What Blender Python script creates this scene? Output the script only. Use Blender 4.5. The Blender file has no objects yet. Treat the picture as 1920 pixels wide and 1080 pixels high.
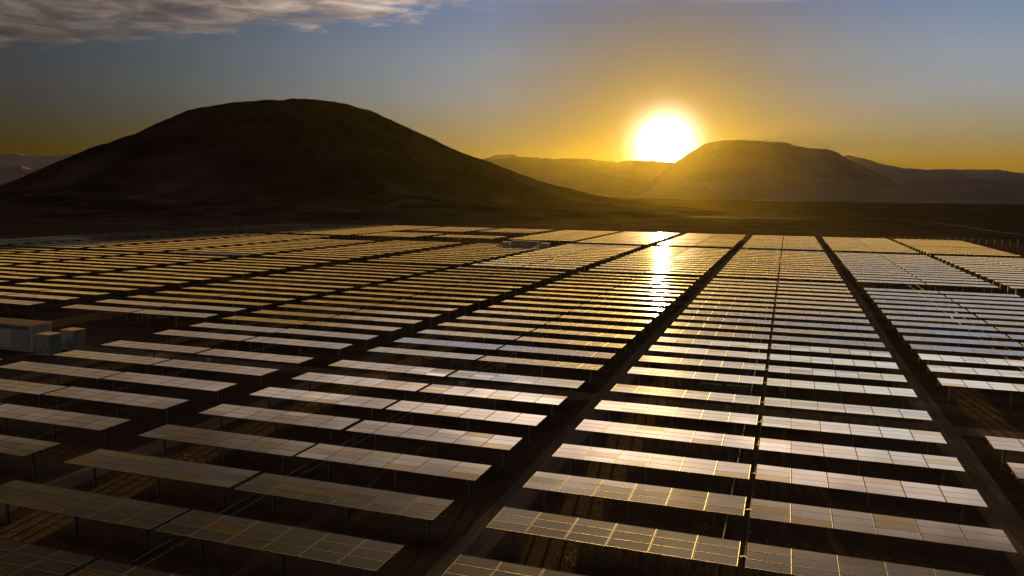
import bpy, math, random
from math import sin, cos, tan, radians, pi, sqrt, exp, atan2, hypot
from mathutils import Matrix, Vector, noise

random.seed(7)
scene = bpy.context.scene
col = scene.collection
R = radians

# ------------------------------------------------------------------ camera
S = 16.35                       # metres from the panel plane up to the camera
GROUND_DROP = 1.111 * S         # camera height above the ground
PIVOT = GROUND_DROP - S         # height of the module plane above the ground
PITCH, YAW, ROLL = R(6.7159), R(18.7253), R(0.68337)
cam_d = bpy.data.cameras.new('camera')
cam_d.sensor_width = 36.0
cam_d.lens = 1514.3 / 1920 * 36
cam_d.clip_start = 0.5
cam_d.clip_end = 60000
cam = bpy.data.objects.new('camera', cam_d)
col.objects.link(cam)
fwd = Vector((-sin(YAW) * cos(PITCH), cos(YAW) * cos(PITCH), -sin(PITCH)))
rt0 = Vector((cos(YAW), sin(YAW), 0))
up0 = rt0.cross(fwd)
rt = cos(ROLL) * rt0 + sin(ROLL) * up0
up = -sin(ROLL) * rt0 + cos(ROLL) * up0
M = Matrix((rt, up, -fwd)).transposed().to_4x4()
M.translation = Vector((0, 0, GROUND_DROP))
cam.matrix_world = M
scene.camera = cam

# ------------------------------------------------------------------ render / exposure
scene.view_settings.view_transform = 'Standard'
scene.view_settings.look = 'None'
scene.view_settings.gamma = 1
scene.view_settings.exposure = 1.0
scene.cycles.use_denoising = True
scene.cycles.volume_bounces = 1
scene.cycles.max_bounces = 6
scene.cycles.sample_clamp_indirect = 6.0

# ------------------------------------------------------------------ node helper
class NB:
    """small expression helper over one node tree"""
    def __init__(self, nt):
        self.nt = nt
    def n(self, t, **kw):
        o = self.nt.nodes.new(t)
        for k, v in kw.items():
            setattr(o, k, v)
        return o
    def put(self, sock, v):
        if isinstance(v, bpy.types.NodeSocket):
            self.nt.links.new(v, sock)
        elif v is not None:
            if hasattr(sock.default_value, '__len__') and not hasattr(v, '__len__'):
                v = (v,) * len(sock.default_value)
            if hasattr(sock.default_value, '__len__') and len(sock.default_value) == 4 and len(v) == 3:
                v = (*v, 1)
            sock.default_value = v
    def m(self, op, a, b=None, c=None, clamp=False):
        o = self.n('ShaderNodeMath', operation=op, use_clamp=clamp)
        for i, v in enumerate((a, b, c)):
            if v is not None:
                self.put(o.inputs[i], v)
        return o.outputs[0]
    def vm(self, op, a, b=None):
        o = self.n('ShaderNodeVectorMath', operation=op)
        self.put(o.inputs[0], a)
        if b is not None:
            self.put(o.inputs[1], b)
        return o.outputs['Value'] if op in ('DOT_PRODUCT', 'LENGTH') else o.outputs[0]
    def mix(self, f, a, b, blend='MIX'):
        o = self.n('ShaderNodeMix', data_type='RGBA', blend_type=blend)
        self.put(o.inputs['Factor'], f)
        self.put(o.inputs[6], a)
        self.put(o.inputs[7], b)
        return o.outputs[2]
    def ramp(self, f, stops, interp='LINEAR'):
        o = self.n('ShaderNodeValToRGB')
        cr = o.color_ramp
        cr.interpolation = interp
        while len(cr.elements) < len(stops):
            cr.elements.new(1.0)
        for e, (p, c) in zip(cr.elements, stops):
            e.position = p
            e.color = (*c, 1) if len(c) == 3 else c
        self.put(o.inputs[0], f)
        return o.outputs[0]
    def mr(self, v, a, b, c=0.0, d=1.0, smooth=False):
        o = self.n('ShaderNodeMapRange', interpolation_type='SMOOTHSTEP' if smooth else 'LINEAR')
        for i, q in enumerate((v, a, b, c, d)):
            self.put(o.inputs[i], q)
        return o.outputs[0]
    def noise(self, vec, scale, detail=4, rough=0.55, dist=0.0):
        o = self.n('ShaderNodeTexNoise')
        self.put(o.inputs['Vector'], vec)
        o.inputs['Scale'].default_value = scale
        o.inputs['Detail'].default_value = detail
        o.inputs['Roughness'].default_value = rough
        o.inputs['Distortion'].default_value = dist
        return o.outputs['Fac']

# ------------------------------------------------------------------ world: low golden sun, clear sky, cloud bank overhead to one side
SUN_AZ, SUN_EL = R(-8.25), R(3.35)
SUN_DIR = Vector((sin(SUN_AZ) * cos(SUN_EL), cos(SUN_AZ) * cos(SUN_EL), sin(SUN_EL)))
world = bpy.data.worlds.new('World')
scene.world = world
world.use_nodes = True
nt = world.node_tree
nt.nodes.clear()
w = NB(nt)
tc = w.n('ShaderNodeTexCoord').outputs['Generated']
d = w.vm('NORMALIZE', tc)
sp = w.n('ShaderNodeSeparateXYZ')
w.put(sp.inputs[0], d)
dx, dy, dz = sp.outputs
el = w.m('MULTIPLY', w.m('ARCSINE', dz), 180 / pi)
az = w.m('MULTIPLY', w.m('ARCTAN2', dx, dy), 180 / pi)
delta = w.m('SUBTRACT', az, math.degrees(SUN_AZ))
theta = w.m('MULTIPLY', w.m('ARCCOSINE', w.m('MINIMUM', w.vm('DOT_PRODUCT', d, tuple(SUN_DIR)), 0.9999999)), 180 / pi)
elr = w.m('ADD', el, w.m('MULTIPLY', w.mr(el, 12.0, 12.6, 0, 0.7, True), w.mr(delta, -2.0, 9.0, 0, 1, True)))   # added bright band shifted lower on the right so those panels reflect white
elp = w.m('DIVIDE', w.m('ADD', elr, 5.0), 65.0, clamp=True)
def P(e): return (e + 5) / 65
base = w.ramp(elp, [
    (P(-5), (0.24, 0.11, 0.003)),
    (P(0.3), (0.30, 0.135, 0.003)),
    (P(2.2), (0.29, 0.168, 0.020)),
    (P(4.2), (0.30, 0.255, 0.155)),
    (P(6.5), (0.305, 0.330, 0.345)),
    (P(9.0), (0.270, 0.338, 0.420)),
    (P(12.0), (0.170, 0.258, 0.430)),
    (P(12.9), (0.180, 0.265, 0.450)),
    (P(14.4), (1.18, 1.10, 0.98)),  # unseen bright band added above the view for the panels to reflect
    (P(16.5), (1.12, 1.03, 0.92)),
    (P(21.0), (0.32, 0.30, 0.28)),
    (P(34.0), (0.40, 0.38, 0.36)),
    (P(48.0), (0.16, 0.18, 0.24)),
    (P(60.0), (0.05, 0.08, 0.15)),
])
# the sky is brightest round the sun and falls off quickly to the hill side
side = w.m('MAXIMUM', w.m('MULTIPLY', delta, -1.0), w.m('MULTIPLY', delta, 0.52))
fall = w.ramp(w.m('DIVIDE', side, 180.0, clamp=True), [
    (0.0, (0.88,) * 3), (12 / 180, (0.88,) * 3), (20 / 180, (0.60,) * 3), (27 / 180, (0.40,) * 3),
    (34 / 180, (0.24,) * 3), (41 / 180, (0.145,) * 3), (60 / 180, (0.10,) * 3), (85 / 180, (0.10,) * 3), (105 / 180, (0.42,) * 3), (1.0, (0.48,) * 3)])  # sky behind the camera raised to light the slopes facing it
sky = w.mix(1.0, base, fall, 'MULTIPLY')
dip = w.m('SUBTRACT', 1.0, w.m('MULTIPLY', w.m('EXPONENT', w.m('MULTIPLY', w.m('POWER', w.m('DIVIDE', theta, 11.5), 2.0), -1.0)), 0.88))
sky = w.mix(1.0, sky, dip, 'MULTIPLY')
# added band above the view, dimmed on the hill side to darken panel reflections
high = w.ramp(w.m('DIVIDE', side, 90.0, clamp=True), [
    (0.0, (1, 1, 1)), (8 / 90, (0.95,) * 3), (15 / 90, (0.70,) * 3), (24 / 90, (0.31,) * 3), (33 / 90, (0.11,) * 3), (45 / 90, (0.05,) * 3), (60 / 90, (0.06,) * 3), (1.0, (0.45,) * 3)])
# clouds: a streaky bank on the plane overhead
iz = w.m('DIVIDE', 1.0, w.m('MAXIMUM', dz, 0.02))
cu, cv = w.m('MULTIPLY', dx, iz), w.m('MULTIPLY', dy, iz)
cvec = w.n('ShaderNodeCombineXYZ')
w.put(cvec.inputs[0], w.m('MULTIPLY', cu, 0.8)); w.put(cvec.inputs[1], cv)
big = w.noise(cvec.outputs[0], 1.1, 3, 0.5)
fine = w.noise(cvec.outputs[0], 4.5, 7, 0.62, 0.6)
edge = w.m('ADD', w.m('SUBTRACT', 4.55, cv), w.m('MULTIPLY', w.m('SUBTRACT', big, 0.5), 1.6))
edge = w.m('SUBTRACT', edge, w.m('MULTIPLY', w.m('MAXIMUM', w.m('ADD', cu, 2.2), 0.0), 0.36))
edge = w.m('ADD', edge, w.m('MULTIPLY', w.m('SUBTRACT', fine, 0.5), 1.5))
cmask = w.mr(edge, -0.05, 0.55, 0, 1, True)
cmask = w.m('MULTIPLY', cmask, w.mr(el, 7.0, 8.5, 0, 1, True))
thick = w.noise(cvec.outputs[0], 3.2, 6, 0.6, 0.4)
ccol = w.ramp(thick, [(0.34, (0.13, 0.10, 0.10)), (0.47, (0.24, 0.18, 0.15)), (0.60, (0.43, 0.33, 0.26)), (0.72, (0.60, 0.50, 0.42))])
ccol = w.mix(1.0, ccol, w.mix(1.0, fall, (2.4, 2.4, 2.4), 'MULTIPLY'), 'MULTIPLY')
ccol = w.mix(w.mr(el, 12.7, 14.5, 0, 1, True), ccol, w.mix(1.0, ccol, (3.2, 3.2, 3.2), 'MULTIPLY'))  # unseen cloud above the view brightened to whiten the panel reflections
ccol = w.mix(w.mr(el, 16.5, 21.5, 0, 1, True), ccol, w.mix(1.0, ccol, (0.28, 0.265, 0.25), 'MULTIPLY'))  # and dimmed higher up so the nearest panels reflect less
sky = w.mix(w.m('MULTIPLY', cmask, 0.86), sky, ccol)
sky = w.mix(w.mr(el, 12.8, 16.0, 0, 1, True), sky, w.mix(1.0, sky, high, 'MULTIPLY'))
# the sun's disc and aureole
def glow(amp, width, power):
    g = w.m('POWER', w.m('DIVIDE', theta, width), power)
    return w.m('MULTIPLY', w.m('EXPONENT', w.m('MULTIPLY', g, -1.0)), amp)
def tint(v, c):
    o = w.n('ShaderNodeVectorMath', operation='SCALE')
    o.inputs[0].default_value = c
    w.put(o.inputs['Scale'], v)
    return o.outputs[0]
g = w.vm('ADD', tint(glow(11.0, 1.15, 1.5), (1.0, 0.92, 0.70)), tint(glow(0.55, 2.1, 1.0), (1.0, 0.60, 0.10)))
g = w.vm('ADD', g, tint(glow(0.04, 12.0, 1.2), (1.0, 0.70, 0.34)))
sky = w.vm('ADD', sky, g)
nish = w.n('ShaderNodeTexSky', sky_type='NISHITA')
nish.sun_disc = False
nish.sun_elevation = SUN_EL
nish.sun_rotation = SUN_AZ
nish.altitude = 1200
nish.dust_density = 2.0
bg = w.n('ShaderNodeBackground')
w.put(bg.inputs['Color'], sky)
bg.inputs['Strength'].default_value = 0.5
bg2 = w.n('ShaderNodeBackground')
w.put(bg2.inputs['Color'], nish.outputs[0])
bg2.inputs['Strength'].default_value = 0.0008
ad = w.n('ShaderNodeAddShader')
nt.links.new(bg.outputs[0], ad.inputs[0])
nt.links.new(bg2.outputs[0], ad.inputs[1])
wo = w.n('ShaderNodeOutputWorld')
nt.links.new(ad.outputs[0], wo.inputs['Surface'])

sun_d = bpy.data.lights.new('sun', 'SUN')
sun_d.energy = 5.0
sun_d.angle = R(0.6)
sun_d.color = (1.0, 0.60, 0.17)
sun = bpy.data.objects.new('sun', sun_d)
col.objects.link(sun)
sun.rotation_euler = (-SUN_DIR).to_track_quat('-Z', 'Y').to_euler()
sun.location = (0, 0, 300)

# ------------------------------------------------------------------ materials
def new_mat(name):
    m = bpy.data.materials.new(name)
    m.use_nodes = True
    m.node_tree.nodes.clear()
    b = NB(m.node_tree)
    out = b.n('ShaderNodeOutputMaterial')
    return m, b, out

def principled(b, **kw):
    p = b.n('ShaderNodeBsdfPrincipled')
    for k, v in kw.items():
        b.put(p.inputs[k.replace('_', ' ')], v)
    return p

def simple(name, colr, rough=0.6, metal=0.0, var=0.25, scale=3.0):
    m, b, out = new_mat(name)
    tcn = b.n('ShaderNodeTexCoord').outputs['Object']
    nz = b.noise(tcn, scale, 5, 0.6)
    c = b.mix(nz, tuple(x * (1 - var) for x in colr), tuple(min(1, x * (1 + var)) for x in colr))
    p = principled(b, Base_Color=c, Roughness=b.mr(nz, 0.3, 0.7, rough * 0.85, min(1, rough * 1.15)), Metallic=metal)
    b.nt.links.new(p.outputs[0], out.inputs['Surface'])
    return m

# dusty module glass: a sharp reflecting front under a film of dust
def glass_material():
    m, b, out = new_mat('dusty_module_glass')
    tone = b.n('ShaderNodeAttribute', attribute_name='tone').outputs['Fac']
    uv = b.n('ShaderNodeTexCoord').outputs['UV']
    obj = b.n('ShaderNodeTexCoord').outputs['Object']
    s = b.n('ShaderNodeSeparateXYZ'); b.put(s.inputs[0], uv)
    fu = b.m('FRACT', b.m('MULTIPLY', s.outputs[0], 12)); fv = b.m('FRACT', b.m('MULTIPLY', s.outputs[1], 6))
    line = b.m('MAXIMUM', b.m('LESS_THAN', fu, 0.035), b.m('LESS_THAN', fv, 0.035))
    cell = b.mix(tone, (0.020, 0.022, 0.034), (0.060, 0.040, 0.022))
    cell = b.mix(b.m('MULTIPLY', line, 0.25), cell, (0.20, 0.20, 0.20))
    dustn = b.noise(obj, 0.9, 5, 0.65)
    under = b.n('ShaderNodeBsdfDiffuse'); b.put(under.inputs['Color'], cell)
    gl = b.n('ShaderNodeBsdfGlossy'); gl.inputs['Roughness'].default_value = 0.075
    b.put(gl.inputs['Color'], b.mix(tone, (0.97, 0.97, 0.98), (0.86, 0.74, 0.55)))
    graze = b.mr(b.n('ShaderNodeLayerWeight').outputs['Facing'], 0.52, 0.86, 0, 1, True)
    clean = b.n('ShaderNodeMixShader')
    b.put(clean.inputs[0], b.m('ADD', 0.06, b.m('MULTIPLY', graze, 0.94)))
    b.nt.links.new(under.outputs[0], clean.inputs[1])
    b.nt.links.new(gl.outputs[0], clean.inputs[2])
    dcol = b.mix(tone, (0.36, 0.34, 0.33), (0.37, 0.29, 0.19))
    dusty = principled(b, Base_Color=b.mix(tone, (0.040, 0.037, 0.037), (0.060, 0.040, 0.020)), Roughness=b.m('ADD', 0.60, b.m('MULTIPLY', tone, 0.08)), IOR=1.5)
    dusty.inputs['Specular IOR Level'].default_value = 0.12
    dusty.inputs['Sheen Weight'].default_value = 0.55
    dusty.inputs['Sheen Roughness'].default_value = 0.195
    dusty.inputs['Sheen Tint'].default_value = (1.0, 0.86, 0.66, 1)
    fac = b.m('ADD', 0.20, b.m('MULTIPLY', b.m('SUBTRACT', dustn, 0.5), 0.35))
    fac = b.m('ADD', fac, b.m('MULTIPLY', tone, 0.12), clamp=True)
    mx = b.n('ShaderNodeMixShader')
    b.put(mx.inputs[0], fac)
    b.nt.links.new(clean.outputs[0], mx.inputs[1])
    b.nt.links.new(dusty.outputs[0], mx.inputs[2])
    b.nt.links.new(mx.outputs[0], out.inputs['Surface'])
    return m

MAT = {}
MAT['glass'] = glass_material()
MAT['frame'] = simple('anodised_frame', (0.21, 0.205, 0.20), 0.55, 1.0, 0.08, 5)
MAT['back'] = simple('module_backsheet', (0.30, 0.30, 0.30), 0.7, 0.0, 0.1)
MAT['steel'] = simple('galvanised_steel', (0.22, 0.22, 0.215), 0.48, 0.85, 0.18, 4)
MAT['conduit'] = simple('grey_conduit', (0.13, 0.13, 0.13), 0.75, 0.0, 0.15)
MAT['cabinet'] = simple('pale_grey_paint', (0.24, 0.29, 0.35), 0.5, 0.0, 0.06, 0.8)
MAT['white'] = simple('white_paint', (0.42, 0.43, 0.44), 0.5, 0.0, 0.06, 0.8)
MAT['tanroof'] = simple('tan_cabinet_roof', (0.40, 0.29, 0.21), 0.8, 0.0, 0.2, 2)  # tan tone of the roofs and container louvres
MAT['dark'] = simple('dark_louvre', (0.06, 0.06, 0.06), 0.6, 0.0, 0.2)
MAT['concrete'] = simple('concrete', (0.33, 0.31, 0.28), 0.9, 0.0, 0.15, 2)
MAT['yellow'] = simple('yellow_plate', (0.72, 0.45, 0.03), 0.5, 0.0, 0.05)
MAT['red'] = simple('red_plate', (0.55, 0.04, 0.04), 0.5, 0.0, 0.05)
MAT['wood'] = simple('weathered_steel_post', (0.24, 0.21, 0.17), 0.7, 0.0, 0.2)

def soil_material():
    m, b, out = new_mat('desert_soil')
    pos = b.n('ShaderNodeNewGeometry').outputs['Position']
    n1 = b.noise(pos, 0.035, 6, 0.6, 0.5)
    n2 = b.noise(pos, 0.9, 6, 0.7)
    n3 = b.noise(pos, 0.0045, 5, 0.55, 1.2)
    c = b.ramp(n1, [(0.30, (0.044, 0.033, 0.027)), (0.50, (0.076, 0.056, 0.045)), (0.68, (0.115, 0.085, 0.067))])
    c = b.mix(b.mr(n2, 0.35, 0.7, 0, 0.65), c, (0.036, 0.029, 0.023))
    c = b.mix(b.mr(n3, 0.62, 0.72, 0, 0.55), c, (0.19, 0.15, 0.12))
    bp = b.n('ShaderNodeBump'); bp.inputs['Strength'].default_value = 0.55; bp.inputs['Distance'].default_value = 0.35
    b.put(bp.inputs['Height'], b.noise(pos, 1.3, 7, 0.7))
    p = principled(b, Base_Color=c, Roughness=0.95)
    p.inputs['Specular IOR Level'].default_value = 0.0
    b.nt.links.new(bp.outputs[0], p.inputs['Normal'])
    b.nt.links.new(p.outputs[0], out.inputs['Surface'])
    return m

def track_material():
    m, b, out = new_mat('compacted_dirt')
    pos = b.n('ShaderNodeNewGeometry').outputs['Position']
    n1 = b.noise(pos, 0.25, 6, 0.65)
    mp = b.n('ShaderNodeMapping'); mp.inputs['Scale'].default_value = (1.0, 0.06, 1.0)
    b.put(mp.inputs['Vector'], pos)
    n2 = b.noise(mp.outputs[0], 1.6, 5, 0.6)
    c = b.mix(n1, (0.075, 0.060, 0.050), (0.14, 0.112, 0.092))
    c = b.mix(b.mr(n2, 0.45, 0.65, 0, 0.7), c, (0.20, 0.165, 0.135))
    bp = b.n('ShaderNodeBump'); bp.inputs['Strength'].default_value = 0.4; bp.inputs['Distance'].default_value = 0.2
    b.put(bp.inputs['Height'], b.noise(pos, 2.2, 6, 0.7))
    p = principled(b, Base_Color=c, Roughness=0.92)
    p.inputs['Specular IOR Level'].default_value = 0.0
    b.nt.links.new(bp.outputs[0], p.inputs['Normal'])
    b.nt.links.new(p.outputs[0], out.inputs['Surface'])
    return m

def hill_material(name, dark, mid, pale, sc, fan=None):
    m, b, out = new_mat(name)
    pos = b.n('ShaderNodeTexCoord').outputs['Object']
    n1 = b.noise(pos, sc, 7, 0.6, 0.8)
    n2 = b.noise(pos, sc * 6, 6, 0.65, 0.5)
    n3 = b.noise(pos, sc * 0.35, 4, 0.6, 1.5)
    c = b.ramp(n1, [(0.34, dark), (0.52, mid), (0.75, tuple(0.5 * (a + q) for a, q in zip(mid, pale)))])
    c = b.mix(b.mr(n2, 0.52, 0.72, 0, 0.5), c, dark)
    n4 = b.noise(pos, sc * 22, 3, 0.6)
    c = b.mix(b.mr(n4, 0.60, 0.70, 0, 0.6), c, tuple(q * 0.45 for q in dark))
    amt = b.mr(n3, 0.58, 0.70, 0, 0.65)
    if fan:                                  # pale outwash fans on the lower slopes
        z = b.n('ShaderNodeSeparateXYZ'); b.put(z.inputs[0], pos)
        st = b.n('ShaderNodeMapping'); st.inputs['Scale'].default_value = (1.0, 1.0, 0.25); st.inputs['Rotation'].default_value = (0, 0.35, 0)
        b.put(st.inputs['Vector'], pos)
        nf = b.noise(st.outputs[0], sc * 1.6, 7, 0.62, 1.0)
        amt = b.m('ADD', b.m('MULTIPLY', amt, 0.5), b.m('MULTIPLY', b.mr(z.outputs[2], fan, fan * 0.25, 0, 1), b.mr(nf, 0.48, 0.68, 0, 0.85)), clamp=True)
    c = b.mix(amt, c, pale)
    bp = b.n('ShaderNodeBump'); bp.inputs['Strength'].default_value = 0.5; bp.inputs['Distance'].default_value = 3.0
    b.put(bp.inputs['Height'], n2)
    p = principled(b, Base_Color=c, Roughness=0.95)
    p.inputs['Specular IOR Level'].default_value = 0.0
    b.nt.links.new(bp.outputs[0], p.inputs['Normal'])
    b.nt.links.new(p.outputs[0], out.inputs['Surface'])
    return m

MAT['soil'] = soil_material()
MAT['track'] = track_material()
MAT['hill'] = hill_material('volcanic_hill_soil', (0.024, 0.0185, 0.0175), (0.042, 0.032, 0.029), (0.105, 0.082, 0.073), 0.012, 55.0)
MAT['ridge'] = hill_material('hazed_ridge_soil', (0.19, 0.17, 0.195), (0.235, 0.21, 0.235), (0.27, 0.24, 0.27), 0.003)  # purple-grey haze of distance put into the rock colour
MAT['hazed_ridge'] = hill_material('hazed_far_ridge_soil', (0.27, 0.25, 0.31), (0.31, 0.29, 0.35), (0.34, 0.31, 0.37), 0.003)  # aerial haze painted in as a lighter, bluer albedo for the farthest ridges

def grass_material():
    m, b, out = new_mat('dry_grass')
    pos = b.n('ShaderNodeNewGeometry').outputs['Position']
    c = b.mix(b.noise(pos, 0.6, 3), (0.07, 0.052, 0.016), (0.17, 0.12, 0.036))
    df = b.n('ShaderNodeBsdfDiffuse'); b.put(df.inputs['Color'], c)
    tr = b.n('ShaderNodeBsdfTranslucent'); b.put(tr.inputs['Color'], c)
    mx = b.n('ShaderNodeMixShader'); mx.inputs[0].default_value = 0.55
    b.nt.links.new(df.outputs[0], mx.inputs[1]); b.nt.links.new(tr.outputs[0], mx.inputs[2])
    b.nt.links.new(mx.outputs[0], out.inputs['Surface'])
    return m
MAT['grass'] = grass_material()

# ------------------------------------------------------------------ mesh helper
class MB:
    def __init__(self):
        self.v, self.f, self.mi, self.tone, self.uv = [], [], [], [], []
    def face(self, pts, mi=0, tone=0.0, uv=None):
        k = len(self.v)
        self.v += [tuple(p) for p in pts]
        self.f.append(tuple(range(k, k + len(pts))))
        self.mi.append(mi); self.tone.append(tone)
        self.uv += uv if uv else [(0.5, 0.5)] * len(pts)
    def box(self, a, b, mi=0, tone=0.0, xf=None):
        (x0, y0, z0), (x1, y1, z1) = a, b
        p = [Vector((x, y, z)) for z in (z0, z1) for y in (y0, y1) for x in (x0, x1)]
        if xf: p = [xf @ q for q in p]
        for q in ((0, 2, 3, 1), (4, 5, 7, 6), (0, 1, 5, 4), (2, 6, 7, 3), (1, 3, 7, 5), (0, 4, 6, 2)):
            self.face([p[i] for i in q], mi, tone)
    def bevel_box(self, a, b, r, mi=0):
        """box with chamfered vertical edges and top edge"""
        (x0, y0, z0), (x1, y1, z1) = a, b
        def ring(i, z):
            return [(x0 + r + i, y0 + i, z), (x1 - r - i, y0 + i, z), (x1 - i, y0 + r + i, z), (x1 - i, y1 - r - i, z),
                    (x1 - r - i, y1 - i, z), (x0 + r + i, y1 - i, z), (x0 + i, y1 - r - i, z), (x0 + i, y0 + r + i, z)]
        lo, mid, hi = ring(0, z0), ring(0, z1 - r), ring(r, z1)
        for A, B in ((lo, mid), (mid, hi)):
            for i in range(8):
                j = (i + 1) % 8
                self.face([A[i], A[j], B[j], B[i]], mi)
        self.face(hi, mi); self.face(lo[::-1], mi)
    def tube(self, p0, p1, r, n=8, mi=0, caps=True):
        p0, p1 = Vector(p0), Vector(p1)
        ax = (p1 - p0).normalized()
        u = ax.cross(Vector((0, 0, 1)) if abs(ax.z) < 0.9 else Vector((1, 0, 0))).normalized()
        v = ax.cross(u)
        A = [p0 + r * (cos(2 * pi * i / n) * u + sin(2 * pi * i / n) * v) for i in range(n)]
        B = [q + (p1 - p0) for q in A]
        for i in range(n):
            j = (i + 1) % n
            self.face([A[j], A[i], B[i], B[j]], mi)
        if caps:
            self.face(A, mi); self.face(B[::-1], mi)
    def mesh(self, name, mats):
        me = bpy.data.meshes.new(name)
        me.from_pydata(self.v, [], self.f)
        for m in mats:
            me.materials.append(m)
        me.polygons.foreach_set('material_index', self.mi)
        if any(self.tone):
            at = me.attributes.new('tone', 'FLOAT', 'FACE')
            at.data.foreach_set('value', self.tone)
        if any(u != (0.5, 0.5) for u in self.uv):
            ul = me.uv_layers.new(name='UVMap')
            ul.data.foreach_set('uv', [c for u in self.uv for c in u])
        me.update()
        return me

def link(name, me, parent=None, loc=None, rot=None):
    o = bpy.data.objects.new(name, me)
    col.objects.link(o)
    if parent: o.parent = parent
    if loc: o.location = loc
    if rot: o.rotation_euler = rot
    return o

def tag(o, label=None, cat=None, group=None, kind=None):
    if label: o['label'] = label
    if cat: o['category'] = cat
    if group: o['group'] = group
    if kind: o['kind'] = kind
    return o

# ------------------------------------------------------------------ ground
def ground():
    b = MB()
    r = [0, 60, 200, 600, 2000, 7000]
    n = 48
    for k in range(len(r) - 1):
        for i in range(n):
            a0, a1 = 2 * pi * i / n, 2 * pi * (i + 1) / n
            if r[k] == 0:
                b.face([(0, 0, 0), (r[1] * cos(a0), r[1] * sin(a0), 0), (r[1] * cos(a1), r[1] * sin(a1), 0)])
            else:
                b.face([(r[k] * cos(a0), r[k] * sin(a0), 0), (r[k + 1] * cos(a0), r[k + 1] * sin(a0), 0),
                        (r[k + 1] * cos(a1), r[k + 1] * sin(a1), 0), (r[k] * cos(a1), r[k] * sin(a1), 0)])
    tag(link('ground', b.mesh('ground', [MAT['soil']])), kind='structure')
ground()

def strip(name, pts, wid, z, mat):
    b = MB()
    L, Rr = [], []
    for i, p in enumerate(pts):
        a = Vector(pts[max(0, i - 1)]); c = Vector(pts[min(len(pts) - 1, i + 1)])
        t = (c - a).normalized(); nrm = Vector((-t.y, t.x))
        ww = wid * (0.9 + 0.2 * noise.noise((i * 1.3, p[0] * 0.01, 3)))
        L.append(Vector(p) + nrm * ww / 2); Rr.append(Vector(p) - nrm * ww / 2)
    for i in range(len(pts) - 1):
        b.face([(*Rr[i], z), (*Rr[i + 1], z), (*L[i + 1], z), (*L[i], z)])
    return tag(link(name, b.mesh(name, [mat])), kind='structure')

# ------------------------------------------------------------------ hills
def fbm(x, y, s, o=4, seed=0.0):
    v, a, q = 0.0, 1.0, 0.0
    for k in range(o):
        v += a * noise.noise((x * s + seed, y * s - seed, seed * 0.7))
        q += a; a *= 0.5; s *= 2.07
    return v / q

def interp(tab, x):
    if x <= tab[0][0]: return tab[0][1]
    for (x0, y0), (x1, y1) in zip(tab, tab[1:]):
        if x <= x1:
            return y0 + (y1 - y0) * (x - x0) / (x1 - x0)
    return tab[-1][1]

HILL = [(-520, -2), (-442.1, 2.0), (-370.0, 4.5), (-320.3, 13.0), (-289.6, 26.0), (-250.5, 46.0), (-224.2, 58.5), (-181.6, 75.0), (-162.6, 85.5), (-135.2, 99.4), (-91.0, 109.5), (-71.5, 112.5), (-51.8, 112.7), (-31.8, 116.9), (-0.0, 118.6), (35.1, 114.6), (64.8, 106.8), (101.2, 91.1), (138.3, 75.0), (170.0, 61.0), (202.2, 51.0), (228.4, 40.3), (268.4, 27.0), (323.1, 15.8), (379.3, 7.8), (429.5, 3.6), (500, -2)]
def big_hill():
    D, az0 = 950.0, R(-32.34)
    cx, cy = D * sin(az0), D * cos(az0)
    ex, ey = cos(az0), -sin(az0)            # lateral axis (to the right as seen from the camera)
    gx, gy = sin(az0), cos(az0)             # away from the camera
    b = MB()
    n = 300
    V = []
    for j in range(n + 1):
        row = []
        for i in range(n + 1):
            s = -540 + 1060 * i / n
            t = -480 + 960 * j / n
            r = hypot(s, t * 1.08)
            ph = atan2(t, s)
            k = 0.5 + 0.5 * cos(ph)
            k = k * k * (3 - 2 * k)
            h = (1 - k) * interp(HILL, -r) + k * interp(HILL, r)
            u = max(0.0, min(1.0, h / 40.0))
            gul = fbm(ph * 9 + 4, r * 0.004, 1.0, 3, 2.2)
            h += u * (2.2 * fbm(s, t, 0.02, 5, 1.3) + 2.6 * gul * min(1, r / 160) * (1 if h < 95 else 0.4))
            h += u * (1.5 * fbm(s, t, 0.085, 4, 5.0) + 0.7 * fbm(s, t, 0.35, 3, 7.0))
            rid = abs(fbm(ph * 14 + 3, r * 0.0015, 1.0, 4, 6.1))
            h -= u * 4.5 * max(0.0, 0.22 - rid) / 0.22 * max(0.0, min(1, (r - 60) / 120)) * max(0.0, min(1, (300 - r) / 140))
            if h < 3: h -= 1.2
            row.append((cx + ex * s + gx * t, cy + ey * s + gy * t, h))
        V.append(row)
    me = bpy.data.meshes.new('hill')
    vs = [p for row in V for p in row]
    fs = [(j * (n + 1) + i, j * (n + 1) + i + 1, (j + 1) * (n + 1) + i + 1, (j + 1) * (n + 1) + i) for j in range(n) for i in range(n)]
    me.from_pydata(vs, [], fs)
    me.materials.append(MAT['hill'])
    me.polygons.foreach_set('use_smooth', [True] * len(fs))
    me.update()
    tag(link('hill', me), kind='structure')
big_hill()

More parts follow.
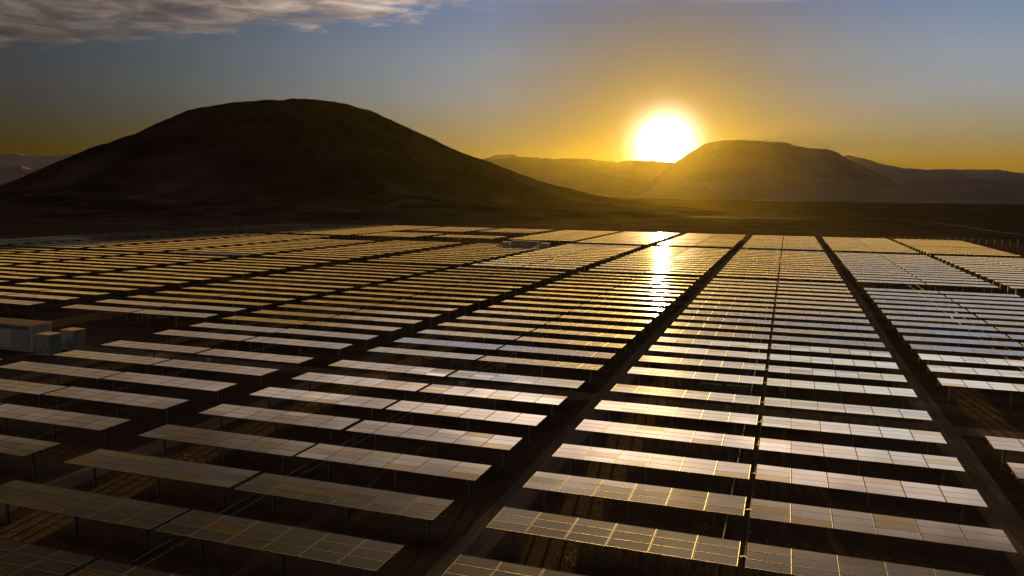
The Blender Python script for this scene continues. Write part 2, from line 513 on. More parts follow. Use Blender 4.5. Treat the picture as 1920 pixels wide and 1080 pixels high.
def ridge(name, D, crest, half, seed, rough=6.0, mat='ridge'):
    """mountain range: crest heights along an arc at distance D, sloping both ways, with spurs and gullies"""
    a0, a1 = crest[0][0] - 1.5, crest[-1][0] + 1.5
    tab = [(a0, -8)] + crest + [(a1, -8)]
    na = max(60, int((a1 - a0) * 22)); nv = 48
    vs = []
    for j in range(nv + 1):
        v = -1 + 2 * j / nv
        for i in range(na + 1):
            a = a0 + (a1 - a0) * i / na
            h0 = interp(tab, a)
            crest_bump = 2.0 * rough * (0.9 * fbm(a, 0.0, 1.4, 6, seed) + 1.1 * abs(fbm(a, 3.0, 0.9, 4, seed + 5)))
            hw = half * (0.55 + 0.45 * min(1.0, max(0.0, h0) / 250)) * (1 + 0.3 * fbm(a, 0, 0.35, 1, seed + 9))
            rr = D + v * hw
            fall = (1 - abs(v)) ** 1.15
            x, y = rr * sin(R(a)), rr * cos(R(a))
            h = h0 * fall + crest_bump * max(0.0, 1 - abs(v) * 7) + rough * 3.2 * (0.40 - abs(fbm(x * 0.0028, y * 0.0028, 1.0, 5, seed + 3)) * 1.7) * fall * (1 - fall) * 4 * min(1, max(0, h0) / 120)
            if abs(v) > 0.96: h = -6
            vs.append((x, y, h))
    fs = [(j * (na + 1) + i, j * (na + 1) + i + 1, (j + 1) * (na + 1) + i + 1, (j + 1) * (na + 1) + i) for j in range(nv) for i in range(na)]
    me = bpy.data.meshes.new(name)
    me.from_pydata(vs, [], fs)
    me.materials.append(MAT[mat])
    me.polygons.foreach_set('use_smooth', [True] * len(fs))
    me.update()
    tag(link(name, me), kind='structure')

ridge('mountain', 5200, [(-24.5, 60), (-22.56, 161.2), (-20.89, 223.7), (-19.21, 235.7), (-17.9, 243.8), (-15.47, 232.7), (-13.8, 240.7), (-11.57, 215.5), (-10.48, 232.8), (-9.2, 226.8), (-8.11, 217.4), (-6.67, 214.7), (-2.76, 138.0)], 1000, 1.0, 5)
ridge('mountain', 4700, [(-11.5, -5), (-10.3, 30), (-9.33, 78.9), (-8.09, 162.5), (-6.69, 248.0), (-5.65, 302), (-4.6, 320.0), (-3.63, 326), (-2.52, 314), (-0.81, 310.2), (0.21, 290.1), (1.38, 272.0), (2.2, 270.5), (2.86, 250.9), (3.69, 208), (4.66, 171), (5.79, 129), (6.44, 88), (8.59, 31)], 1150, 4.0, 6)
ridge('mountain', 6200, [(0.5, 255.7), (1.91, 279.1), (3.51, 308.4), (4.64, 277.9), (5.75, 240.4), (6.83, 218.0), (7.92, 166.9)], 900, 7.0, 6, 'hazed_ridge')
ridge('mountain', 6200, [(-21.82, 224.3), (-20.89, 270.2), (-19.77, 304.1), (-18.84, 309.4), (-17.34, 270.8), (-15.84, 232.1)], 900, 8.0, 6, 'hazed_ridge')
ridge('mountain', 5700, [(3.9, 152.5), (5.77, 179.8), (6.99, 199.7), (8.19, 192.8), (9.95, 192.4), (11.37, 191.8), (12.34, 185.1), (13.31, 166.0), (15.39, 189.8), (17.91, 137.7)], 900, 10.0, 5, 'hazed_ridge')
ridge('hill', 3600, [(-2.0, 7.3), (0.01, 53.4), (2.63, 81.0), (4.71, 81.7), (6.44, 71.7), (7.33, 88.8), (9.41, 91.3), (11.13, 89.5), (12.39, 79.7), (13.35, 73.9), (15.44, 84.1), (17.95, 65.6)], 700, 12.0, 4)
ridge('mountain', 5900, [(-60, 171.4), (-55.95, 164.0), (-53.48, 219.3), (-50.88, 213.1), (-50.2, 222.1), (-49.25, 209.1), (-48.12, 216.2), (-47.11, 232.9), (-45.8, 217.0), (-42.16, 137.0)], 900, 14.0, 5, 'hazed_ridge')
ridge('hill', 5000, [(-60, 110), (-55.99, 90.2), (-53.0, 136.9), (-50.92, 123.2), (-49.83, 125.8), (-49.29, 110.3), (-48.72, 119.9), (-47.61, 79.8), (-45.27, 40.3)], 700, 16.0, 4)

# ------------------------------------------------------------------ the solar tables
MW, MD, MT = 1.955, 0.905, 0.04          # one module
GX, GY = 0.036, 0.015                   # gaps between module columns / rows
TL = 6 * MW + 5 * GX                    # table length
TD = 3 * MD + 2 * GY
FRX, FRY = 0.026, 0.013

def add_module(b, x0, y0, tone, tx=0.0, ty=0.0, simple_far=False):
    cx, cy = x0 + MW / 2, y0 + MD / 2
    def q(x, y, z): return (x, y, z + tx * (x - cx) + ty * (y - cy))
    x1, y1 = x0 + MW, y0 + MD
    a, c = x0 + FRX, x1 - FRX
    e, f = y0 + FRY, y1 - FRY
    zt, zg, zb = MT, MT - 0.004, 0.0
    b.face([q(a, e, zg), q(c, e, zg), q(c, f, zg), q(a, f, zg)], 0, tone, [(0, 0), (1, 0), (1, 1), (0, 1)])
    b.face([q(x0, y0, zt), q(x1, y0, zt), q(c, e, zg), q(a, e, zg)], 1)
    b.face([q(x1, y0, zt), q(x1, y1, zt), q(c, f, zg), q(c, e, zg)], 1)
    b.face([q(x1, y1, zt), q(x0, y1, zt), q(a, f, zg), q(c, f, zg)], 1)
    b.face([q(x0, y1, zt), q(x0, y0, zt), q(a, e, zg), q(a, f, zg)], 1)
    b.face([q(x0, y0, zb), q(x1, y0, zb), q(x1, y0, zt), q(x0, y0, zt)], 1)
    b.face([q(x1, y0, zb), q(x1, y1, zb), q(x1, y1, zt), q(x1, y0, zt)], 1)
    b.face([q(x1, y1, zb), q(x0, y1, zb), q(x0, y1, zt), q(x1, y1, zt)], 1)
    b.face([q(x0, y1, zb), q(x0, y0, zb), q(x0, y0, zt), q(x0, y1, zt)], 1)
    b.face([q(x0, y0, zb), q(x0, y1, zb), q(x1, y1, zb), q(x1, y0, zb)], 2)

PANEL_MATS = [MAT['glass'], MAT['frame'], MAT['back']]
def rnd_tone():
    r = random.random()
    return random.uniform(0.02, 0.30) if r < 0.72 else random.uniform(0.45, 0.75) if r < 0.9 else random.uniform(0.85, 1.0)

# single modules, centred on their own origin (near tables)
MODULES = []
for k in range(12):
    b = MB()
    add_module(b, -MW / 2, -MD / 2, [0.03, 0.06, 0.1, 0.14, 0.2, 0.08, 0.25, 0.3, 0.5, 0.6, 0.85, 1.0][k])
    MODULES.append(b.mesh('solar_module', PANEL_MATS))
MOD_POOL = [0, 0, 1, 1, 2, 2, 3, 3, 4, 4, 5, 5, 6, 6, 7, 7, 8, 9, 10, 11]
# whole arrays for tables further off
def array_mb(b, ox=0.0, oy=0.0, oz=0.0, tilt=0.0, jit=0.0025, lean=0.0):
    k = MB()
    for i in range(6):
        for j in range(3):
            add_module(k, -TL / 2 + i * (MW + GX), -TD / 2 + j * (MD + GY), rnd_tone(), random.gauss(0, jit * 0.6), random.gauss(0, jit))
    ct, st = cos(tilt), sin(tilt)
    k.v = [(ox + x, oy + y * ct - z * st, oz + y * st + z * ct) for x, y, z in k.v]
    n = len(b.v)
    b.v += k.v; b.f += [tuple(i + n for i in f) for f in k.f]; b.mi += k.mi; b.tone += k.tone; b.uv += k.uv
ARRAYS = []
for k in range(12):
    b = MB(); array_mb(b); ARRAYS.append(b.mesh('module_array', PANEL_MATS))

# steelwork
b = MB(); b.tube((-TL / 2, 0, -0.13), (TL / 2, 0, -0.13), 0.065, 10); ME_TUBE = b.mesh('torque_tube', [MAT['steel']])
b = MB()
for i in range(6):
    for f in (0.24, 0.76):
        x = -TL / 2 + i * (MW + GX) + f * MW
        b.box((x - 0.025, -TD / 2 - 0.03, -0.062), (x + 0.025, TD / 2 + 0.03, -0.002))
ME_RAIL = b.mesh('mounting_rails', [MAT['steel']])
b = MB()                               # I-section post
ph = PIVOT - 0.06
b.box((-0.07, -0.055, 0), (0.07, -0.043, ph)); b.box((-0.07, 0.043, 0), (0.07, 0.055, ph)); b.box((-0.006, -0.0429, 0), (0.006, 0.0429, ph))
b.box((-0.09, -0.07, ph - 0.16), (0.09, 0.07, ph - 0.0))
b.tube((-0.045, 0, ph - 0.01), (0.045, 0, ph - 0.01), 0.085, 10)
ME_POST = b.mesh('support_post', [MAT['steel']])
b = MB()                               # arm from the torque tube to the drive line
b.box((-0.045, -0.05, -1.42), (0.045, 0.05, -0.06)); b.box((-0.16, -0.05, -0.19), (0.21, 0.05, -0.10)); b.tube((-0.07, 0, -1.42), (0.07, 0, -1.42), 0.1, 10)
ME_ARM = b.mesh('drive_arm', [MAT['steel']])

PAIRS = {   # column: (left edge, right edge) in units of S
    2: (2.447, 3.925), 1: (0.834, 2.311), 0: (-0.813, 0.665), -1: (-2.465, -0.987), -2: (-4.135, -2.657), -3: (-5.768, -4.290),
    -4: (-7.588, -6.110), -5: (-9.322, -7.844), -6: (-11.0, -9.522), -7: (-12.68, -11.202), -8: (-14.36, -12.882)}
ROW_A = [2.179 + 0.3605 * k for k in range(-2, 6)]          # in front of the first cross track
ROW_B = [4.437 + 0.3605 * k for k in range(16)]             # between the cross tracks
ROW_C = [10.40 + 0.3605 * k for k in range(15)]
ROW_D = [16.35 + 0.3605 * k for k in range(15)]
BLOCKS = [('a', ROW_A), ('b', ROW_B), ('c', ROW_C), ('d', ROW_D)]

def present(p, blk, i, Y):
    if p == 1 and blk == 'b' and i == 0: return False
    if p == 1 and blk == 'a' and i > 6: return False
    if p == 1 and blk == 'b' and i == 15: return False
    if p == 2 and blk == 'b' and i == 15: return False
    if p == -3 and blk == 'a' and i > 5: return False
    if p == -3 and blk == 'b' and i < 2: return False
    if p in (-4,) and blk == 'b' and i < 2: return False
    if p in (-4, -5) and blk == 'a' and i > 4: return False
    if p == -3 and blk == 'c' and i > 12: return False
    if p == -4 and blk == 'c' and i > 12: return False
    if p == -4 and blk == 'd' and (i in (0,) or 3 < i < 9): return False
    if p == -3 and blk == 'd' and i == 0: return False
    if p == -5 and blk == 'c' and i > 11: return False
    if p == -5 and blk == 'd' and 4 < i < 8: return False
    if p <= -6 and blk == 'd' and i > 20 + 2 * p + 9: return False
    return True

rt_ = random.Random(11)
ROWJIT = {}
def tilt_of(p, blk, i, Y, half):
    key = (p, blk, i)
    if key not in ROWJIT:
        ROWJIT[key] = (rt_.gauss(0, 1), rt_.random(), rt_.gauss(0, 1))
    g, u, g2 = ROWJIT[key]
    h = 0.08 * g2 * (1 if half else -1)
    if p == 0:
        if blk == 'a': t = 0.0 + 0.12 * g
        elif blk == 'b': t = 1.15 - 0.06 * max(0, i - 6) + 0.35 * g
        elif blk == 'c': t = 0.35 + 0.25 * g
        else: t = 0.7 + 0.5 * g
        if blk == 'c' and i == 14: t = 2.2
    elif p >= 1:
        if blk in 'ab': t = 1.5 + 0.2 * g
        elif blk == 'c': t = 1.7 + 0.15 * g
        else: t = 0.55 + 0.35 * g
        if p == 2: t -= 0.5
    elif p == -1:
        if blk == 'a': t = 0.1 + 0.12 * g
        elif blk == 'b':
            t = (-0.9 + 0.8 * g) if i < 2 else -0.75 - 0.12 * i + 0.12 * g
        elif blk == 'c': t = (0.3 if half else 1.3) + 0.12 * g
        else: t = (0.25 if half else 0.8) + 0.3 * g
    elif p == -2:
        if blk == 'a': t = 0.1 + 0.2 * g
        elif blk == 'b': t = (0.1 + 0.6 * g) if i < 2 else (-1.0 + 0.15 * g if i < 5 else -1.3 - 0.08 * i + 0.1 * g)
        elif blk == 'c': t = (1.9 if u < 0.36 else 0.55) + 0.2 * g
        else: t = 0.6 + 0.3 * g
    elif p == -3:
        if blk == 'a': t = 0.1
        elif blk == 'b': t = (0.4 + 0.4 * g) if i < 4 else -1.6 - 0.05 * i + 0.1 * g
        elif blk == 'c': t = -1.1 + 0.12 * g
        else: t = (-0.2 if u < 0.6 else 0.4) + 0.2 * g
    else:
        if blk == 'b': t = (0.2 + 0.4 * g) if i < 4 else -1.6 + 0.12 * g
        elif blk == 'c': t = -1.0 + 0.12 * g
        else: t = -0.2 + 0.12 * g
        if p <= -7: t += 0.5
        if p == -5 and blk == 'c' and i == 0: t = 2.5
        if p <= -7 and blk in 'cd': t = 1.0 + 0.2 * g
    return R(t + h)

# collect every table
def project(x, y, z):
    v = Vector((x, y, z - GROUND_DROP))
    dd = v.dot(fwd)
    if dd < 1: return None
    return 960 + 1514.3 * v.dot(rt) / dd, 540 - 1514.3 * v.dot(up) / dd
tables = []
for p, (xl, xr) in PAIRS.items():
    xl, xr = xl * S, xr * S
    for blk, rows in BLOCKS:
        for i, Y in enumerate(rows):
            if not present(p, blk, i, Y): continue
            y = Y * S + TD / 2
            for half, xc in ((0, xl + TL / 2), (1, xr - TL / 2)):
                c = [project(xc + sx * TL / 2, y + sy * TD / 2, PIVOT) for sx, sy in ((-1, -1), (1, -1), (1, 1), (-1, 1))]
                if any(q is None for q in c): continue
                xs, ys = [q[0] for q in c], [q[1] for q in c]
                fx = max(0.0, min(1920, max(xs)) - max(0, min(xs))) / (max(xs) - min(xs))
                fy = max(0.0, min(1080, max(ys)) - max(0, min(ys))) / (max(ys) - min(ys))
                area = 0.5 * abs(sum(c[k][0] * c[(k + 1) % 4][1] - c[(k + 1) % 4][0] * c[k][1] for k in range(4))) * fx * fy
                tables.append(dict(p=p, blk=blk, i=i, half=half, x=xc, y=y, t=tilt_of(p, blk, i, Y, half), area=area, ctr=(sum(xs) / 4, sum(ys) / 4)))
seen = sorted([t for t in tables if t['area'] > 0.5], key=lambda t: -t['area'])
single, rest = seen[:300], seen[300:]

ORD = 'first second third fourth fifth sixth seventh eighth ninth tenth eleventh twelfth thirteenth fourteenth fifteenth sixteenth'.split()
COLN = {2: 'second column right of centre', 1: 'column right of centre', 0: 'central column', -1: 'column left of centre', -2: 'second column left of centre', -3: 'third column left of centre',
        -4: 'fourth column left of centre', -5: 'fifth column left of centre', -6: 'sixth column left of centre', -7: 'seventh column left of centre', -8: 'eighth column left of centre'}
BLKN = {'a': 'front block', 'b': 'middle block', 'c': 'back block', 'd': 'farthest block'}
first_row = {}
for t in single:
    k = (t['p'], t['blk'])
    first_row[k] = min(first_row.get(k, 99), t['i'])
def table_label(t):
    n = t['i'] - first_row[(t['p'], t['blk'])]
    return f"solar table, {ORD[n]} row of {BLKN[t['blk']]}, {'right' if t['half'] else 'left'} half of {COLN[t['p']]}"

POSTX = {0: (0.075, 0.48, 0.87), 1: (0.13, 0.52, 0.925)}
GROUP = 'solar tables in rows across the field'
NEAR_MODULES = 52
for n, t in enumerate(single):
    root = link('solar_table', None, None, (t['x'] + random.gauss(0, 0.008), t['y'] + random.gauss(0, 0.03), -abs(random.gauss(0, 0.03))))
    root.empty_display_size = 1
    tag(root, table_label(t), 'solar table', GROUP)
    lean = random.gauss(0, 0.0022)
    rx = (t['t'], lean, 0)
    if n < NEAR_MODULES:
        ct, st = cos(t['t']), sin(t['t'])
        for i in range(6):
            for j in range(3):
                lx = -TL / 2 + i * (MW + GX) + MW / 2
                ly = -TD / 2 + j * (MD + GY) + MD / 2
                link('solar_module', MODULES[random.choice(MOD_POOL)], root, (lx, ly * ct, PIVOT + ly * st - lx * lean),
                     (t['t'] + random.gauss(0, 0.0026), lean + random.gauss(0, 0.0016), random.gauss(0, 0.0008)))
        link('mounting_rails', ME_RAIL, root, (0, 0, PIVOT), rx)
    else:
        link('module_array', ARRAYS[n % 12], root, (0, 0, PIVOT), rx)
    link('torque_tube', ME_TUBE, root, (0, 0, PIVOT), (0, lean, 0))
    for f in POSTX[t['half']]:
        link('support_post', ME_POST, root, (-TL / 2 + f * TL, 0, 0))
    if t['half'] == 1 and n < 120:
        link('drive_arm', ME_ARM, root, (-TL / 2 - 0.12, 0, PIVOT))

b = MB()
for t in rest:
    array_mb(b, t['x'], t['y'], PIVOT, t['t'])
    b.box((t['x'] - TL / 2, t['y'] - 0.06, PIVOT - 0.19), (t['x'] + TL / 2, t['y'] + 0.06, PIVOT - 0.07), 3)
    for f in POSTX[t['half']]:
        x = t['x'] - TL / 2 + f * TL
        b.box((x - 0.07, t['y'] - 0.055, 0), (x + 0.07, t['y'] + 0.055, PIVOT - 0.19), 3)
tag(link('distant_solar_tables', b.mesh('distant_solar_tables', PANEL_MATS + [MAT['steel']])),
    'thin glinting rows of distant solar tables filling the far end of the field', 'solar tables', None, 'stuff')

# ------------------------------------------------------------------ drive lines and conduits in the gap of every column
DRIVE_NAMES = {0: 'central column', 1: 'column right of centre', -1: 'column left of centre', -2: 'second column left of centre', -3: 'third column left of centre'}
for p, nm in DRIVE_NAMES.items():
    xl, xr = PAIRS[p]
    xm = (xl * S + TL + xr * S - TL) / 2
    y0, y1 = (ROW_A[0] * S, ROW_D[-1] * S) if p > -3 else (ROW_B[2] * S, ROW_C[12] * S)
    b = MB()
    b.tube((xm + 0.03, y0, 0.34), (xm + 0.03, y1, 0.34), 0.055, 8)
    tag(link('drive_shaft', b.mesh('drive_shaft', [MAT['conduit']])), f'long steel drive shaft along the gap of the {nm}', 'drive shaft', 'drive shafts linking the rows')
    b = MB()
    y = y0
    b.tube((xm - 1.2, y0, 0.06), (xm - 1.2, y1, 0.06), 0.05, 6)
    while y < y1:
        b.box((xm - 1.3, y, 0.0), (xm - 1.1, y + 0.25, 0.04)); y += 5.9
    tag(link('cable_conduit', b.mesh('cable_conduit', [MAT['conduit']])), f'grey cable conduit on the soil beside the gap of the {nm}', 'conduit', 'cable conduits')

# ------------------------------------------------------------------ dirt tracks
for (xa, xb) in ((0.665, 0.834), (-0.987, -0.813), (-2.657, -2.465), (-4.290, -4.135)):
    xm = (xa + xb) / 2 * S
    strip('dirt_track', [(xm + 0.25 * sin(k * 0.7), 20 + k * 12) for k in range(28)], 2.3, 0.004, MAT['track'])
for Yc in (4.26, 10.15, 16.0):
    strip('dirt_track', [(-240 + k * 12, Yc * S + 0.2 * sin(k)) for k in range(26)], 3.0, 0.008, MAT['track'])
def curve_pts(pts, n):
    out = []
    for i in range(len(pts) - 1):
        p0, p1, p2, p3 = (Vector(pts[max(0, i - 1)]), Vector(pts[i]), Vector(pts[i + 1]), Vector(pts[min(len(pts) - 1, i + 2)]))
        for k in range(n):
            t = k / n
            out.append(tuple(0.5 * ((2 * p1) + (p2 - p0) * t + (2 * p0 - 5 * p1 + 4 * p2 - p3) * t * t + (3 * p1 - p0 - 3 * p2 + p3) * t ** 3)))
    return out
m_pale = simple('pale_dust_road', (0.065, 0.053, 0.043), 0.95, 0.0, 0.25, 0.05)
strip('dirt_road', curve_pts([(150, 380), (120, 440), (110, 520), (108, 600), (95, 690), (40, 780), (-60, 860), (-200, 930)], 8), 4.5, 0.006, m_pale)
strip('dirt_road', curve_pts([(120, 1500), (187, 1562), (240, 1600), (330, 1590)], 8), 26.0, 0.006, m_pale)
strip('dirt_road', curve_pts([(-420, 470), (-330, 560), (-220, 640), (-60, 700), (80, 720)], 8), 5.0, 0.010, m_pale)

# ------------------------------------------------------------------ string combiner racks and junction boxes under the tables by the first cross track
def combiner_rack(x, y, label):
    root = link('combiner_rack', None, None, (x, y, 0))
    tag(root, label, 'combiner boxes', 'low racks of combiner boxes under the tables')
    for k in range(3):
        q = MB(); q.bevel_box((-0.98 + 0.66 * k, -0.12, 0.30), (-0.36 + 0.66 * k, 0.10, 0.72), 0.03)
        q.box((-0.85 + 0.66 * k, -0.132, 0.48), (-0.5 + 0.66 * k, -0.122, 0.54), 1)
        link('combiner_box', q.mesh('combiner_box', [MAT['conduit'], MAT['dark']]), root)
    q = MB(); q.box((-1.05, 0.1005, 0.38), (1.05, 0.14, 0.44)); q.box((-1.05, 0.1005, 0.58), (1.05, 0.14, 0.64))
    link('rack_rail', q.mesh('rack_rail', [MAT['steel']]), root)
    for sx in (-0.9, 0.9):
        q = MB(); q.box((sx - 0.03, 0.1405, 0), (sx + 0.03, 0.20, 0.7)); link('rack_leg', q.mesh('rack_leg', [MAT['steel']]), root)
for x, y, where in ((-6.1, 75.9, 'left one of the two under the central column'), (-3.6, 76.0, 'right one of the two under the central column'),
                    (-34.5, 76.6, 'left one of the two under the column left of centre'), (-31.6, 76.4, 'right one of the two under the column left of centre'),
                    (-83.6, 88.9, 'left one of the two behind the cabinets'), (-81.1, 88.9, 'right one of the two behind the cabinets')):
    combiner_rack(x, y, f'grey combiner boxes, {where}')
def junction_box(x, y, label):
    root = link('junction_box', None, None, (x, y, 0))
    tag(root, label, 'junction box', 'pole mounted junction boxes by the cross track')
    q = MB(); q.bevel_box((-0.32, -0.16, 0.75), (0.32, 0.16, 1.5), 0.04); q.box((-0.36, -0.2, 1.502), (0.36, 0.2, 1.54))
    link('box', q.mesh('box', [MAT['white']]), root)
    q = MB(); q.box((-0.26, -0.172, 0.82), (0.26, -0.162, 1.42)); link('door', q.mesh('door', [MAT['cabinet']]), root)
    for sx in (-0.2, 0.2):
        q = MB(); q.box((sx - 0.04, -0.04, 0), (sx + 0.04, 0.04, 0.748)); link('leg', q.mesh('leg', [MAT['steel']]), root)
def under(px_x, px_y): return px_x * S, px_y * S
junction_box(-1.62 * S, 4.62 * S, 'white junction box on legs just beyond the cross track, column left of centre')
junction_box(-1.62 * S, 3.97 * S, 'white junction box on legs just before the cross track, column left of centre')
junction_box(-3.28 * S, 3.97 * S, 'white junction box on legs before the cross track, second column left of centre')
junction_box(0.02 * S, 4.62 * S, 'white junction box on legs beyond the cross track, central column')

# ------------------------------------------------------------------ inverter stations
def cabinet(x, y, wx, wy, h, label, rz=0.0, plates=True, group='transformer cabinets at the inverter station'):
    root = link('transformer_cabinet', None, None, (x, y, 0), (0, 0, rz))
    tag(root, label, 'cabinet', group)
    q = MB(); q.box((-wx / 2 - 0.15, -wy / 2 - 0.15, 0), (wx / 2 + 0.15, wy / 2 + 0.15, 0.12)); link('plinth', q.mesh('plinth', [MAT['concrete']]), root)
    q = MB(); q.bevel_box((-wx / 2, -wy / 2, 0.121), (wx / 2, wy / 2, h - 0.18), 0.03)
    link('body', q.mesh('body', [MAT['cabinet']]), root)
    q = MB()
    a, c = wx / 2 + 0.1, wy / 2 + 0.1
    lo = [(-a, -c), (a, -c), (a, c), (-a, c)]
    for i in range(4):
        j = (i + 1) % 4
        q.face([(*lo[i], h - 0.179), (*lo[j], h - 0.179), (*lo[j], h - 0.06), (*lo[i], h - 0.06)], 1)
        q.face([(*lo[i], h - 0.06), (*lo[j], h - 0.06), (lo[j][0] * 0.93, lo[j][1] * 0.93, h), (lo[i][0] * 0.93, lo[i][1] * 0.93, h)], 0)
    q.face([(x_ * 0.93, y_ * 0.93, h) for x_, y_ in lo], 0); q.face([(*p_, h - 0.179) for p_ in lo[::-1]], 1)
    link('roof', q.mesh('roof', [MAT['tanroof'], MAT['cabinet']]), root)
    for sx in (-1, 1):
        q = MB(); q.box((sx * wx / 4 - wx * 0.21, -wy / 2 - 0.03, 0.22), (sx * wx / 4 + wx * 0.21, -wy / 2 - 0.002, h - 0.3))
        dr = link('door', q.mesh('door', [MAT['cabinet']]), root)
        q = MB()
        for k in range(7):
            z = 0.35 + 0.07 * k
            q.box((sx * wx / 4 - wx * 0.13, -wy / 2 - 0.045, z), (sx * wx / 4 + wx * 0.13, -wy / 2 - 0.031, z + 0.03))
        link('louvre', q.mesh('louvre', [MAT['dark']]), dr)
        q = MB(); q.box((sx * 0.08 - 0.02, -wy / 2 - 0.06, h * 0.48), (sx * 0.08 + 0.02, -wy / 2 - 0.031, h * 0.48 + 0.18)); link('handle', q.mesh('handle', [MAT['dark']]), dr)
    return root
def plate(root, name, x, y, z, wx, h, mat, side='front'):
    q = MB()
    if side == 'front': q.box((x - wx / 2, y - 0.008, z), (x + wx / 2, y, z + h))
    else: q.box((x, y - wx / 2, z), (x + 0.008, y + wx / 2, z + h))
    return link(name, q.mesh(name, [mat]), root)

def container(x, y, L, D, h, label, rz=0.0, group=None):
    root = link('inverter_container', None, None, (x, y, 0), (0, 0, rz))
    tag(root, label, 'inverter container', group)
    q = MB(); q.box((-L / 2 - 0.3, -D / 2 - 0.3, 0), (L / 2 + 0.3, D / 2 + 0.3, 0.15)); link('plinth', q.mesh('plinth', [MAT['concrete']]), root)
    q = MB(); q.box((-L / 2, -D / 2, 0.151), (L / 2, D / 2, h - 0.2)); link('wall', q.mesh('wall', [MAT['cabinet']]), root)
    q = MB()
    a, c = L / 2 + 0.18, D / 2 + 0.18
    q.box((-a, -c, h - 0.199), (a, c, h - 0.08))
    n = int(L / 0.45)
    for k in range(n):
        xx = -a + (k + 0.5) * 2 * a / n
        q.box((xx - 0.05, -c, h - 0.079), (xx + 0.05, c, h - 0.03))
    link('roof', q.mesh('roof', [MAT['tanroof']]), root)
    for sx in (-L / 2, L / 2 - 0.16):
        for sy in (-D / 2 - 0.03, D / 2 - 0.13):
            q = MB(); q.box((sx + (0.03 if sx > 0 else -0.03), sy, 0.152), (sx + 0.16 + (0.03 if sx > 0 else -0.03), sy + 0.16, h - 0.2005))
            link('corner_post', q.mesh('corner_post', [MAT['white']]), root)
    q = MB()                                  # louvre band under the eave, front
    n = int(L / 0.34)
    for k in range(n):
        xx = -L / 2 + 0.3 + k * (L - 0.6) / n
        q.box((xx, -D / 2 - 0.02, h - 0.62), (xx + 0.2, -D / 2 - 0.002, h - 0.28))
    link('vent', q.mesh('vent', [MAT['dark']]), root)
    nd = max(2, int(L / 2.3))
    for k in range(nd):
        x0 = -L / 2 + 0.2 + k * (L - 0.4) / nd
        x1 = x0 + (L - 0.4) / nd - 0.06
        q = MB(); q.box((x0, -D / 2 - 0.035, 0.25), (x1, -D / 2 - 0.002, h - 0.72))
        dr = link('door', q.mesh('door', [MAT['white'] if k == nd - 2 else MAT['cabinet']]), root)
        q = MB(); q.box((x1 - 0.16, -D / 2 - 0.07, 1.0), (x1 - 0.10, -D / 2 - 0.036, 1.3)); link('handle', q.mesh('handle', [MAT['dark']]), dr)
        q = MB()
        for r in range(5):
            q.box((x0 + 0.2, -D / 2 - 0.05, 0.35 + 0.09 * r), (x1 - 0.2, -D / 2 - 0.036, 0.39 + 0.09 * r))
        link('louvre', q.mesh('louvre', [MAT['tanroof']]), dr)
    return root

def at(px_, py_): return px_, py_
st = container(-83.2, 67.9, 8.6, 2.6, 3.0, 'pale inverter container with ribbed roof beside two cabinets', 0.0, 'inverter containers')
c1 = cabinet(-76.0, 66.3, 1.9, 1.5, 2.3, 'grey transformer cabinet with red warning plate, standing nearer the camera', 0.0)
c2 = cabinet(-75.9, 69.4, 1.9, 1.5, 2.3, 'grey transformer cabinet with yellow warning plate on its side, standing farther back', 0.0)
plate(c1, 'warning_plate', -0.80, -0.75 - 0.032, 1.35, 0.16, 0.4, MAT['red'])
plate(c1, 'warning_plate', -0.70, -0.75 - 0.032, 0.9, 0.16, 0.16, MAT['yellow'])
plate(c2, 'warning_plate', 0.952, 0.2, 1.45, 0.4, 0.4, MAT['yellow'], 'side')
container(-4.83 * S, 15.05 * S, 8.8, 2.6, 3.0, 'small pale inverter container at the far end between two grey boxes', 0.0, 'inverter containers')
cabinet(-5.22 * S, 15.05 * S, 2.6, 2.0, 2.5, 'far grey transformer box left of the distant container', 0.0, True, 'transformer boxes beside the distant container')
cabinet(-4.43 * S, 15.05 * S, 2.6, 2.0, 2.5, 'far grey transformer box right of the distant container', 0.0, True, 'transformer boxes beside the distant container')

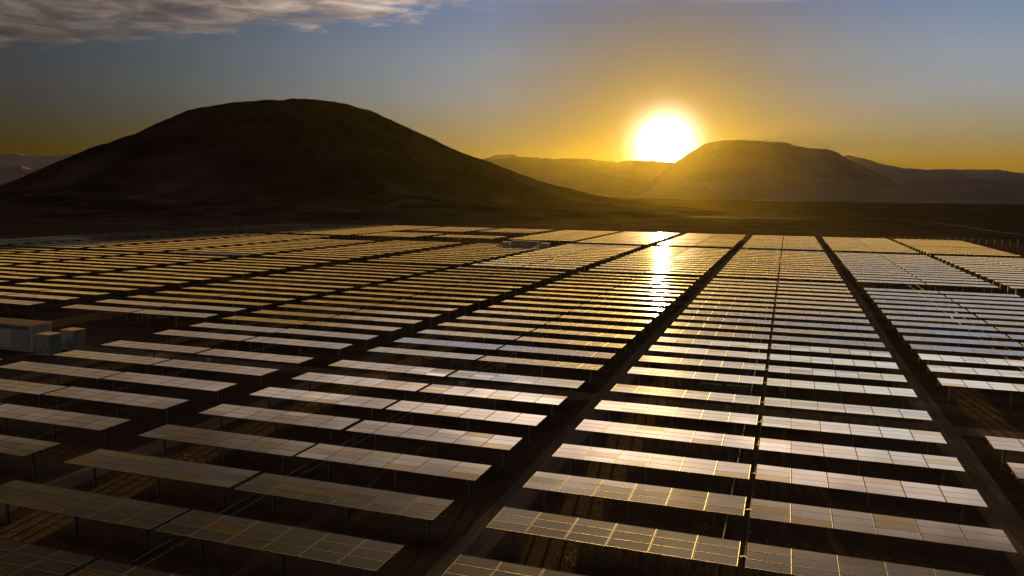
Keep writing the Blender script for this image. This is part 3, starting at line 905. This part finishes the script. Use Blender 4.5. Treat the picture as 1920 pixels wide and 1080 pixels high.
# ------------------------------------------------------------------ far fence and mast
root = link('wire_fence', None, None, (2.6 * S, 22.4 * S, 0))
tag(root, 'row of thin fence posts with wires along the far edge of the field', 'fence')
b = MB(); b.box((-0.05, -0.05, 0), (0.05, 0.05, 2.3)); ME_FP = b.mesh('fence_post', [MAT['wood']])
for k in range(40):
    link('fence_post', ME_FP, root, (-10 + k * 2.7, 0, 0))
b = MB()
for z in (0.6, 1.2, 1.8): b.tube((-10, 0.07, z), (96, 0.07, z), 0.012, 4)
link('wire', b.mesh('wire', [MAT['steel']]), root)

# ------------------------------------------------------------------ dry grass round the posts
def grass():
    rg = random.Random(5)
    b = MB()
    pts = []
    for k in range(70):
        x = rg.uniform(-46, 20); y = rg.uniform(26, 120)
        pts.append((x, y, rg.uniform(0.6, 2.2)))
    for (x, y, r) in [(-4.5, 38.5, 2.6), (-3.0, 45, 2.0), (-6.5, 46, 2.2), (-5, 52, 1.8), (-24, 56, 2.5), (-30, 60, 2.2), (-37, 42, 1.8), (-18, 62, 2.0), (-27, 47, 1.6), (-33, 36, 2.0)]:
        pts.append((x, y, r)); pts.append((x + rg.uniform(-2, 2), y + rg.uniform(-1, 1), r))
    for cx_, cy_, r in pts:
        for k in range(int(150 * r * r)):
            a, q = rg.uniform(0, 2 * pi), r * sqrt(rg.random())
            x, y = cx_ + 1.8 * q * cos(a), cy_ + 0.7 * q * sin(a)
            h = rg.uniform(0.04, 0.15); ww = rg.uniform(0.006, 0.014); th = rg.uniform(0, pi)
            lx, ly = rg.gauss(0, 0.06), rg.gauss(0, 0.06)
            b.face([(x - ww * cos(th), y - ww * sin(th), 0), (x + ww * cos(th), y + ww * sin(th), 0), (x + lx, y + ly, h)])
    tag(link('dry_grass', b.mesh('dry_grass', [MAT['grass']])), 'sparse tufts of dry yellow grass on the soil between the rows', 'grass', None, 'stuff')
grass()

# ------------------------------------------------------------------ the air: one box of thin haze round everything
def haze():
    b = MB(); b.box((-7200, -7200, -10), (7200, 7200, 355))
    m, n_, out = new_mat('haze')
    v = n_.n('ShaderNodeVolumePrincipled')
    v.inputs['Color'].default_value = (1.0, 0.88, 0.10, 1)
    v.inputs['Density'].default_value = 0.0000030
    v.inputs['Anisotropy'].default_value = 0.85
    n_.nt.links.new(v.outputs[0], out.inputs['Volume'])
    tag(link('haze', b.mesh('haze', [m])), 'thin golden haze in the air over the plain and mountains', 'haze', None, 'stuff')
haze()
